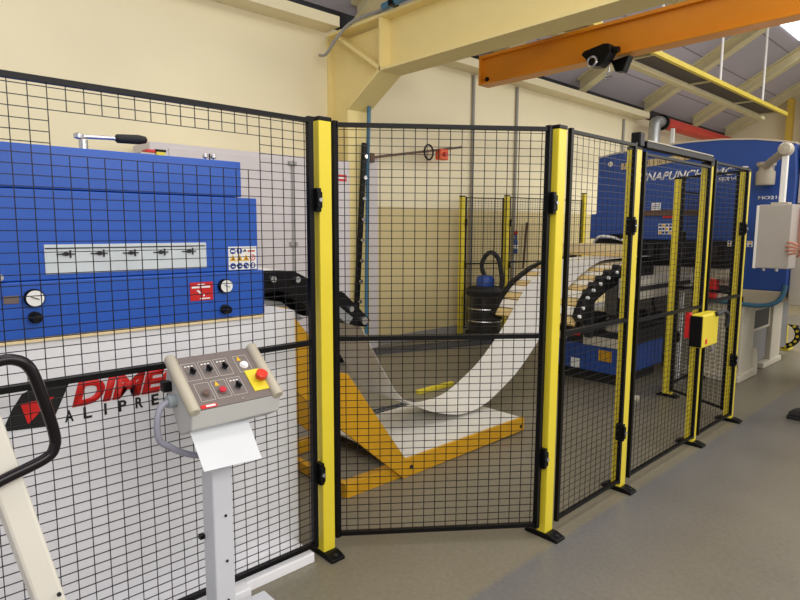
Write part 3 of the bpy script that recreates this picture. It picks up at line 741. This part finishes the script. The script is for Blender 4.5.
# ------------------------------------------------------------------ punch press
Y0, Y1 = 6.45, 8.4
t = thing('punch_press', 'large blue and cream punching press beyond the gate, with white lettering', 'machine', (-2.6,7.4,0))
top = [(-3.53,2.335),(-3.35,2.365),(-3.1,2.39),(-2.8,2.408),(-2.5,2.415),(-2.2,2.408),(-1.9,2.38),(-1.66,2.335),(-1.56,2.31)]
body = [(-3.53,1.69)]+top+[(-1.535,2.0),(-1.55,.93),(-1.93,.93),(-1.95,1.19),(-2.02,1.40),(-3.6,1.40),(-3.6,1.69)]
MB().prism(body,1,Y0,Y1).build('upper_frame', BLUED, t, bevel=.012)
MB().prism([(a,b-.008) for a,b in top]+[(a,b+.008) for a,b in top[::-1]],1,Y0-.006,Y1).build('edge_trim', CREAM, t)
bd = MB().prism([(-3.24,2.25),(-2.5,2.292),(-2.42,2.292),(-2.42,2.25),(-2.5,2.235),(-2.9,2.195),(-3.24,2.18)],1,Y0-.012,Y0).build('vent_strip', mat('vent_tan',(206,184,138),.6,var=.15), t)
s = MB()
for k in range(11): x = -3.2+k*.065; s.box(x,x+.008,Y0-.014,Y0-.012,2.215,2.255)
s.build('vent_slot', DARK, bd)
o = lettering('LINAPUNCH',(-3.04,Y0,2.040),.69,.088,'y',WTXT,t,shear=.3,bold=.015); o['label'] = 'large white slanted LINAPUNCH lettering'
o = lettering('MC-P',(-2.275,Y0,2.05),.33,.08,'y',WTXT,t,shear=.3,bold=.015); o['label'] = 'white slanted MC-P lettering'
o = lettering('SERVO',(-2.22,Y0,1.996),.22,.037,'y',WTXT,t,shear=.35,bold=.01); o['label'] = 'small white slanted lettering'
o = lettering('MO216',(-1.842,Y0,1.803),.20,.032,'y',WTXT,t,bold=.02); o['label'] = 'small white MO216 lettering'
o = MB().box(-2.875,-2.775,Y0-.004,Y0,1.722,1.80).build('notice', WTXT, t); o['label'] = 'small white notice'
s = MB()
for k in range(3): s.box(-2.865,-2.79,Y0-.006,Y0-.004,1.74+k*.018,1.746+k*.018)
s.build('notice_line', BLUEP, o)
o = MB().box(-2.74,-2.55,Y0-.01,Y0,1.635,1.658).build('red_strip', RED, t)
o = MB().box(-2.95,-2.3,Y0-.02,Y0,1.66,1.72).build('brown_bar', BRWN, t)
def pictos(x0,x1,z0,z1,nx,nz):
    o = MB().box(x0,x1,Y0-.004,Y0,z0,z1).build('pictogram_sign', WTXT, t)
    s = MB(); a = MB(); k = 0
    for i in range(nx):
        for j in range(nz):
            x = x0+(x1-x0)*(i+.5)/nx; z = z0+(z1-z0)*(j+.5)/nz; r = min((x1-x0)/nx,(z1-z0)/nz)*.38
            (s if (i+j)%3 else a).cyl((x,Y0-.004,z),(x,Y0-.006,z),r,n=12)
    s.build('symbol', BLUEP, o); a.build('symbol', AMBER, o)
pictos(-2.785,-2.60,1.462,1.575,5,3); pictos(-2.085,-1.86,1.347,1.405,6,2)
MB().cyl((-3.36,Y0-.03,2.25),(-3.36,Y0,2.25),.03,n=12).build('lifting_eye', CHROM, t)
# tool opening
MB().box(-3.55,-1.98,Y0+.03,Y1-.2,1.10,1.41).build('ram_housing', RUB, t)
MB().box(-3.5,-2.05,Y0-.12,Y0+.05,1.20,1.33).build('clamp_rail', DARK, t, bevel=.008)
for k in range(9):
    x = -3.4+k*.16; MB().box(x,x+.07,Y0-.16,Y0-.11,1.24,1.36).build('clamp', BLK, t, bevel=.006)
MB().box(-3.3,-3.15,Y0-.1,Y0,1.4,1.46).build('sensor', BLK, t, bevel=.01)
s = MB(); s.tube(catmull([(-3.5,Y0-.08,1.36),(-3.4,Y0-.12,1.43),(-3.25,Y0-.1,1.42),(-3.1,Y0-.06,1.38)],6),.016,8); s.build('hose', WTXT, t, smooth=True)
# bed and lower frame
MB().box(-3.6,-1.93,Y0+.02,Y1,.95,1.12).build('bed', CREAM, t, bevel=.01)
MB().box(-3.5,-1.96,Y0+.25,Y1-.05,.1,.95).build('lower_body', mat('press_grey',(120,120,122),.5,var=.12), t)
for k in range(6):
    x = -3.2+k*.19
    MB().cyl((x,Y0+.1,.55),(x,Y0+.24,.55),.05,n=12).build('cylinder', DARK, t, smooth=True)
    MB().tube(catmull([(x,Y0+.1,.6),(x+.02,Y0-.0,.75),(x+.05,Y0+.08,.9),(x+.05,Y0+.15,1.0)],5),.016,7).build('hose', RUB, t, smooth=True)
MB().box(-2.25,-2.14,Y0-.1,Y0+.02,.82,1.02).build('red_valve', RED, t, bevel=.01)
MB().box(-2.2,-1.98,Y0-.08,Y0+.02,1.02,1.09).build('pale_rail', BEIGE, t)
# front leg with gusset, recessed grey side, rear leg
MB().box(-2.55,-1.885,6.42,6.80,.05,.87).build('front_leg', CREAM, t, bevel=.01)
s = MB(); s.prism([(6.32,.0),(6.90,.0),(6.90,.10),(6.84,.28),(6.80,.30),(6.80,.09),(6.32,.07)],0,-2.5,-1.855); s.build('front_foot', CREAM, t, bevel=.01)
for y in (6.36,6.86): 
    MB().cyl((-1.93,y,.07),(-1.93,y,.15),.03,n=10).build('levelling_bolt', BLK, t); MB().cyl((-1.93,y,.15),(-1.93,y,.17),.045,n=6).build('levelling_nut', BLK, t)
MB().box(-2.5,-1.95,6.82,7.6,.08,.80).build('side_panel', mat('recess_grey',(138,136,138),.5,var=.05), t)
MB().box(-1.95,-1.93,6.90,7.52,.44,.70).build('window_frame', CREAM, t, bevel=.004)
MB().box(-1.932,-1.927,6.96,7.44,.47,.66).build('dark_opening', DARK, t)
MB().box(-2.5,-1.9,7.50,7.86,.0,.86).build('rear_leg', CREAM, t, bevel=.01)
MB().box(-2.5,-1.885,7.22,7.9,.0,.06).build('rear_foot', CREAM, t, bevel=.01)
s = MB(); s.prism([(-1.96,.93),(-1.57,.93),(-1.57,.86),(-1.64,.80),(-1.80,.77),(-1.96,.77)],1,Y0-.03,8.3); s.build('side_sill', mat('sill_beige',(188,178,156),.5,var=.08), t, bevel=.01)
hp = catmull([(-2.3,Y0-.06,.80),(-1.95,Y0-.06,.79),(-1.75,Y0-.06,.785),(-1.62,Y0-.06,.82),(-1.56,Y0-.05,.90),(-1.545,Y0-.04,1.0)],8)
MB().tube(hp,.022,10).build('air_hose', PIPEB, t, smooth=True)
# swivel of the pendant arm on the press front
MB().lathe((-1.76,Y0-.12,1.93),[(.075,0),(.08,.02),(.08,.12),(.06,.14),(.06,.16),(.08,.18),(.08,.21)],(0,0,1),20).build('arm_pivot', BEIGE, t, smooth=True)
MB().box(-1.8,-1.72,Y0-.12,Y0,1.95,2.12).build('pivot_bracket', BEIGE, t, bevel=.01)

# pendant operator panel
PYY = 5.83
t = thing('pendant_control_panel', 'grey pendant control box hanging from a white pole in front of the blue press', 'control panel', (-1.55,5.95,1.16))
MB().box(-1.655,-1.40,PYY,6.06,1.18,1.73).build('enclosure', PGREY, t, bevel=.008)
MB().box(-1.672,-1.645,PYY+.0,6.04,1.175,1.725).build('edge_trim', WTXT, t, bevel=.006)
o = MB().box(-1.46,-1.31,6.06,6.085,1.36,1.72).build('key_pad', PINK, t); o['label'] = 'pinkish key pad'
MB().box(-1.535,-1.49,5.93,5.975,1.73,2.17).build('pole', WTXT, t, bevel=.006)
MB().box(-1.58,-1.45,5.89,6.0,1.73,1.75).build('mounting_plate', BEIGE, t)
MB().lathe((-1.515,5.95,2.20),[(.0,-.065),(.045,-.055),(.06,-.02),(.06,.02),(.045,.055),(.0,.065)],(0,-1,0),18).build('elbow', BEIGE, t, smooth=True)
MB().tube([(-1.52,5.96,2.19),(-1.63,6.12,2.155),(-1.71,6.22,2.12),(-1.74,6.28,2.10)],.035,12).build('arm', BEIGE, t, smooth=True)
for x in (-1.6,-1.5):
    MB().cyl((x,5.9,1.155),(x,5.9,1.18),.014,n=10).build('cable_gland', CHROM, t)

# cabinets and cable chain past the press
t = thing('tall_control_cabinet', 'white tall control cabinet at the right picture edge beyond the press', 'cabinet', (-1.15,6.9,0))
MB().box(-1.53,-.9,6.5,7.4,1.76,2.34).build('cabinet_body', mat('cabinet_warm_white',(226,216,204),.5,var=.03), t, bevel=.01)
MB().box(-1.50,-.93,6.485,6.5,1.79,2.31).build('door', CABW, t, bevel=.003)
MB().box(-1.545,-.92,6.52,7.38,.80,1.76).build('lower_cabinet', CREAM, t, bevel=.01)
MB().box(-1.12,-.92,6.7,7.3,.0,.8).build('pedestal', CREAM, t, bevel=.01)
MB().prism([(-1.53,.62),(-.9,.62),(-.9,.74),(-1.53,.70)],1,6.5,6.56).build('shelf_arm', CREAM, t)
t = thing('cable_chain', 'black looped cable chain with yellow links on the floor beyond the press', 'cable chain', (-1.9,8.75,0))
arcp = [(-2.05+.16*math.sin(a), 8.6, .21-.16*math.cos(a)) for a in [PI*i/15 for i in range(16)]]
s = MB()
for a,b in zip(arcp[:-1],arcp[1:]): s.bar(a,b,.06,.08,up=(0,1,0))
s.bar((-2.4,8.6,.06),arcp[0],.08,.06)
s.build('chain', RUB, t)
for i,p in enumerate(arcp[1::2]):
    MB().cyl((p[0],8.553,p[2]),(p[0],8.575,p[2]),.018,n=10).build('link', YEL, t)
MB().box(-2.07,-2.03,8.66,8.72,0,.40).build('support_post', YEL, t)
MB().box(-2.2,-1.98,8.56,8.8,0,.03).build('foot', YEL, t)

# ------------------------------------------------------------------ control pedestal in the foreground
t = thing('control_pedestal', 'white control pedestal with sloping push-button box in front of the fence', 'control pedestal', (-1.9,.93,0))
MB().box(-1.95,-1.86,.856,.93,.03,.825).build('post', WHTB, t, bevel=.006)
b = MB().box(-2.03,-1.80,.80,1.14,0,.03).build('base_plate', WHTB, t, bevel=.004)
for z in (.50,.33,.18):
    MB().cyl((-1.862,.90,z),(-1.856,.90,z),.005,n=8).build('rivet', DARK, t)
MB().box(-1.955,-1.935,.838,.858,.40,.415).build('cable_clip', BLK, t)
# box: profile in XZ swept along Y
A, B = Vector((-1.985,0,1.058)), Vector((-1.80,0,.917))
prof_ = [(A.x,A.z),(B.x,B.z),(B.x-.012,.853),(-1.905,.812),(-2.02,.965)]
MB().prism(prof_,1,.768,1.098).build('enclosure', mat('enclosure_grey',(190,190,190),.45,var=.03), t, bevel=.005)
u = (B-A).normalized(); n = Vector((u.z*-1,0,u.x)); n = n if n.z > 0 else -n   # panel normal
def pp(y, v, h=0.):  # y across, v 0..1 down the slope
    q = A+(B-A)*v+n*h; return Vector((q.x,y,q.z))
def plate(y0,y1,v0,v1,h0,h1):
    s = MB(); vs = [pp(y,v,h) for h in (h0,h1) for (y,v) in ((y0,v0),(y1,v0),(y1,v1),(y0,v1))]
    s._add(vs,[(0,1,2,3),(7,6,5,4),(0,4,5,1),(1,5,6,2),(2,6,7,3),(3,7,4,0)]); return s
face = plate(.785,1.085,.0,1.0,.0,.004).build('front_panel', GREY, t)
for y in (.775,1.083):
    s = MB(); P, Q = pp(y,-.03,.004), pp(y,1.03,.004)
    s.tube([P,P+(Q-P)*.02,P+(Q-P)*.98,Q],[.016,.020,.020,.016],14)
    s.build('grip_bar', BEIGE, t, smooth=True)
ys = (.825,.884,.942,1.0)
spec = [[('sel',0),('sel',1),('sel',2),('white',3)],[('brown',0),('red',1),('sel',2),('estop',3)]]
for r,row in enumerate(spec):
    v = .30 if r == 0 else .70
    for kind,c in row:
        y = ys[c]+(.012 if r else 0)+(.018 if c==3 else 0)
        if kind != 'estop':
            # printed frame
            s = MB(); hw, hv = .025, .165
            cs = [(y-hw,v-hv),(y+hw,v-hv),(y+hw,v+hv),(y-hw,v+hv)]
            for (a,b_),(c_,d_) in zip(cs,cs[1:]+cs[:1]): s.bar(pp(a,b_,.0045),pp(c_,d_,.0045),.0013,.001,up=n)
            s.build('printed_frame', mat('print_grey',(190,186,184),.5,var=.01), face)
        if kind == 'sel':
            base = MB().cyl(pp(y,v+.03,.004),pp(y,v+.03,.012),.014,n=18).build('selector_switch', CHROM, face, smooth=True)
            s = MB(); s.cyl(pp(y,v+.03,.012),pp(y,v+.03,.02),.011,n=16); s.bar(pp(y-.004,v-.02,.022),pp(y+.004,v+.08,.022),.007,.012,up=n); s.build('selector_knob', BLK, t, bevel=.001)
            s = MB()
            for k in range(3): s.bar(pp(y-.016+k*.012,v-.11,.0045),pp(y-.009+k*.012,v-.11,.0045),.004,.001,up=n)
            s.build('printed_mark', WTXT, face)
        elif kind in ('white','red','brown'):
            mm = {'white':WTXT,'red':mat('button_red',(190,30,50),.4),'brown':mat('button_brown',(96,76,70),.4)}[kind]
            MB().cyl(pp(y,v+.04,.004),pp(y,v+.04,.009),.0155,n=18).build('button_ring', GREY if kind != 'white' else WTXT, face, smooth=True)
            o = MB().cyl(pp(y,v+.04,.009),pp(y,v+.04,.015),.012,n=18).build('push_button', mm, face, smooth=True); o['label'] = kind+' push button'
            if kind != 'brown':
                s = MB(); q = v-.11; vs = [pp(y-.016,q+.045,.0046),pp(y+.0,q+.045,.0046),pp(y-.008,q-.045,.0046)]
                ws = [p+n*.001 for p in vs]; s._add(vs+ws,[(0,1,2),(5,4,3),(0,3,4,1),(1,4,5,2),(2,5,3,0)]); s.build('warning_triangle', AMBER, face)
        else:
            y = 1.04
            plate(y-.034,y+.034,v-.24,v+.17,.004,.008).build('emergency_plate', YEL, face)
            MB().cyl(pp(y+.003,v-.02,.008),pp(y+.003,v-.02,.025),.014,n=16).build('emergency_stem', YEL, face, smooth=True)
            o = MB().lathe(pp(y+.003,v-.02,.022),[(.018,0),(.021,.004),(.021,.022),(.015,.027)],tuple(n),20).build('emergency_stop', mat('estop_red',(226,52,30),.35), face, smooth=True); o['label'] = 'red mushroom emergency stop'
o = plate(.80,.855,.93,.99,.004,.006).build('name_strip', RED, t)
plate(.818,.85,.945,.975,.006,.007).build('name_strip_mark', WTXT, o)
for y,v in ((.94,.03),(.95,.95)):
    MB().cyl(pp(y,v,.004),pp(y,v,.007),.004,n=8).build('panel_screw', CHROM, face)
# cable gland and conduit at the left end
MB().box(-1.99,-1.955,.74,.772,.955,.99).build('connector', BLK, t, bevel=.004)
MB().cyl((-1.93,.74,.93),(-1.93,.77,.93),.022,n=14).build('cable_gland', mat('gland_grey',(150,160,168),.4), t, smooth=True)
cp = catmull([(-1.93,.745,.93),(-1.925,.715,.915),(-1.92,.70,.87),(-1.92,.705,.81),(-1.925,.74,.775),(-1.93,.78,.745),(-1.925,.82,.725),(-1.92,.858,.715)],8)
MB().tube(cp,.011,10).build('conduit', LILACG, t, smooth=True)
# paper
s = MB(); vs = [(-1.855,.779,.843),(-1.855,.995,.829),(-1.782,1.005,.706),(-1.782,.793,.717)]
ws = [(x-.0008,y,z) for x,y,z in vs]
s._add(vs+ws,[(0,1,2,3),(7,6,5,4),(0,4,5,1),(1,5,6,2),(2,6,7,3),(3,7,4,0)])
tag(s.build('paper_sheet', PAPER), 'blank white sheet of paper hanging below the push-button box', 'paper')

# leaning white mast with tubular handle at the lower left
t = thing('leaning_trolley', 'white leaning trolley mast with a bent black tube handle at the lower left', 'trolley', (-1.5,.35,0))
xm = -1.5
def mast(z): return .242+(.975-z)*.209
s = MB()
vs = []
for z in (.0,1.14):
    y = mast(z)
    vs += [(xm-.15,y-.06,z),(xm-.15,y,z),(xm,y,z),(xm,y-.06,z)]
s._add(vs,[(0,1,2,3),(7,6,5,4),(0,4,5,1),(1,5,6,2),(2,6,7,3),(3,7,4,0)])
s.build('mast', mat('trolley_white',(226,222,214),.45,var=.02), t, bevel=.008)
xm += .015
hp = catmull([(xm,.0,1.06),(xm,.06,1.16),(xm,.13,1.205),(xm,.205,1.223),(xm,.243,1.224),(xm,.272,1.20),(xm,.292,1.13),(xm,.309,1.05),(xm,.309,1.012),(xm,.288,.988),(xm,.205,.962),(xm,.10,.925),(xm,.0,.89)],8)
MB().tube(hp,.0125,12).build('handle', TUBE, t, smooth=True)
MB().cyl((xm,mast(.655)-.012,.655),(xm+.004,mast(.655)-.012,.655),.005,n=10).build('rivet', DARK, t)
MB().box(xm-.25,xm+.05,.28,.60,.05,.1).build('base_frame', WHTB, t, bevel=.008)
for x in (xm-.25,xm+.05):
    for y in (.34,.58):
        MB().cyl((x-.015,y,.04),(x+.015,y,.04),.04,n=16).build('wheel', RUB, t, smooth=True)

# ------------------------------------------------------------------ person at the right edge (mostly outside the picture)
P = thing('person', 'person at the right edge, one hand gripping the grey pendant control box', 'person', (-.98,5.6,0))
def skin_mesh(name, m, verts, edges, radii, parent, root=0, sub=2):
    me = bpy.data.meshes.new(name); me.from_pydata([tuple(Vector(v)-Vector(P['_o'])) for v in verts], edges, [])
    o = bpy.data.objects.new(name, me); COL.objects.link(o); o.parent = parent; o['_o'] = P['_o']
    sk = o.modifiers.new('skin','SKIN'); sk.use_smooth_shade = True
    for i,r in enumerate(radii):
        rr = r if isinstance(r,tuple) else (r,r)
        me.skin_vertices[0].data[i].radius = rr
    me.skin_vertices[0].data[root].use_root = True
    if sub:
        sb = o.modifiers.new('sub','SUBSURF'); sb.levels = sub; sb.render_levels = sub
    me.materials.append(m); return o
bx = -.93
V = [(bx,5.6,.95),(bx,5.6,1.12),(bx-.0,5.6,1.32),(bx,5.6,1.46),(bx-.02,5.6,1.54),(bx-.03,5.6,1.62),(bx-.03,5.6,1.72),     # 0-6 spine, head
     (bx,5.78,1.42),(bx-.02,5.90,1.17),(bx-.26,5.84,1.32),(bx-.345,5.812,1.345),                                         # 7-10 right arm to the wrist
     (bx,5.42,1.42),(bx,5.36,1.13),(bx-.1,5.38,.90),(bx-.13,5.38,.82),                                                       # 11-14 other arm
     (bx+.05,5.69,.90),(bx+.06,5.69,.48),(bx+.1,5.69,.09),(bx,5.69,.05),                                                       # 15-18 leg
     (bx,5.51,.90),(bx-.02,5.49,.48),(bx,5.47,.09),(bx-.1,5.47,.05)]                                                       # 19-22 leg
E_ = [(0,1),(1,2),(2,3),(3,4),(4,5),(5,6),(3,7),(7,8),(8,9),(9,10),(3,11),(11,12),(12,13),(13,14),(0,15),(15,16),(16,17),(17,18),(0,19),(19,20),(20,21),(21,22)]
R_ = [(.11,.15),(.10,.14),(.11,.16),(.09,.10),.05,(.085,.075),(.09,.075),.058,.046,.036,.028,.058,.046,.036,.03,.08,.056,.04,.035,.08,.056,.04,.035]
# fingers join the same body surface at the wrist
base = Vector(V[10])
palm = Vector((-1.333,5.802,1.352))
V.append(tuple(palm)); R_.append((.036,.02)); E_.append((10,len(V)-1)); pi_ = len(V)-1
body_ = skin_mesh('body', SKIN, V, E_, R_, P)
for k,(dz,ln) in enumerate(((.050,.9),(.020,1.05),(-.010,1.0),(-.038,.8))):
    a = palm+Vector((.0,.0,dz*.7)); b_ = palm+Vector((-.035*ln,-.004,dz*.95)); c_ = palm+Vector((-.065*ln,.004,dz*1.1)); d_ = palm+Vector((-.09*ln,.014,dz*1.2))
    skin_mesh('finger', SKIN, [a,b_,c_,d_], [(0,1),(1,2),(2,3)], [.0115,.0108,.010,.0085], body_, sub=2)
a = palm+Vector((.012,.01,-.03)); skin_mesh('thumb', SKIN, [a, a+Vector((-.012,.02,-.03)), a+Vector((-.03,.045,-.035))], [(0,1),(1,2)], [.013,.011,.009], body_, sub=2)
# clothes
vs = [V[i] for i in (0,1,2,3)]+[V[7],V[8],V[9]]+[V[11],V[12],V[13]]
vs[6] = tuple(Vector(V[8])+(Vector(V[9])-Vector(V[8]))*.72)
skin_mesh('shirt', SHIRT, vs, [(0,1),(1,2),(2,3),(3,4),(4,5),(5,6),(3,7),(7,8),(8,9)], [(.125,.165),(.115,.155),(.125,.175),(.10,.11),.07,.06,.05,.07,.06,.048], P)
vs = [V[0],V[15],V[16],tuple(Vector(V[17])+Vector((0,0,.02))),V[19],V[20],tuple(Vector(V[21])+Vector((0,0,.02)))]
skin_mesh('trousers', TROU, vs, [(0,1),(1,2),(2,3),(0,4),(4,5),(5,6)], [(.11,.12),.095,.075,.06,.095,.075,.06], P)
for y,x in ((5.69,bx+.1),(5.47,bx-.05)):
    s = MB(); s.prism([(x-.235,.03),(x-.24,.055),(x-.20,.085),(x-.10,.105),(x-.03,.13),(x+.06,.125),(x+.075,.06),(x+.07,.025)],1,y-.045,y+.045)
    sh = s.build('shoe', mat('shoe_dark',(44,40,44),.5), P, bevel=.018)
    MB().prism([(x-.245,0),(x-.25,.03),(x+.08,.03),(x+.08,0)],1,y-.047,y+.047).build('sole', RUB, sh, bevel=.008)
s = MB(); s.lathe((bx-.02,5.6,1.73),[(.04,-.13),(.095,-.06),(.105,.0),(.095,.06),(.06,.1),(.0,.115)],(.0,0,1),20)
s.build('hair', HAIR, P, smooth=True)
s = MB(); s.lathe((bx-.115,5.6,1.655),[(.016,0),(.018,.01),(.008,.035)],(-.5,0,.5),10); s.build('nose', SKIN, P, smooth=True)
for dy in (-.033,.033): MB().lathe((bx-.112,5.6+dy,1.69),[(.0,-.012),(.012,0),(.0,.012)],(-1,0,0),12).build('eye', WTXT, P, smooth=True)
MB().box(bx-.115,bx-.105,5.575,5.625,1.60,1.608).build('mouth', mat('lips',(170,90,80),.5), P)

# ------------------------------------------------------------------ light
def area(name, loc, size, power, col=(1,.96,.88), rot=(0,0,0), sy=None):
    l = bpy.data.lights.new(name,'AREA'); l.energy = power; l.color = col; l.shape = 'RECTANGLE'; l.size = size; l.size_y = sy or size
    o = bpy.data.objects.new(name, l); COL.objects.link(o); o.location = loc; o.rotation_euler = rot; return o
area('added_area_light', (-.4,3.2,4.9), 1.0, 105, sy=6)  # overhead area lights added to light the hall, no fittings modelled
area('added_area_light', (-2.2,-.5,4.6), 1.0, 45, sy=4)
area('added_area_light', (-3.6,1.2,4.4), .6, 20, sy=3)
area('added_area_light', (-3.0,10.5,3.5), .5, 90, sy=3)  # added light, brightens the far end
area('added_area_light', (-.2,10.5,5.0), 1.0, 160, sy=5)  # added light, brightens the far end from above
area('added_area_light', (1.8,1.0,3.2), 2.0, 140, rot=(0,math.radians(66),0), sy=5)  # tilted side fill added to lift the faces turned to the walkway
area('added_area_light', (1.4,8.0,3.0), 1.5, 120, rot=(0,math.radians(72),0), sy=5)  # another side fill, added to brighten the far stretch of wall
w = bpy.data.worlds.new('world'); SC.world = w; w.use_nodes = True
w.node_tree.nodes['Background'].inputs[0].default_value = (1,.965,.91,1); w.node_tree.nodes['Background'].inputs[1].default_value = .75
SC.view_settings.view_transform = 'Standard'; SC.view_settings.look = 'None'; SC.view_settings.gamma = 1; SC.view_settings.use_curve_mapping = False
SC.view_settings.exposure = -.15
for o in bpy.data.objects:
    if '_o' in o: del o['_o']
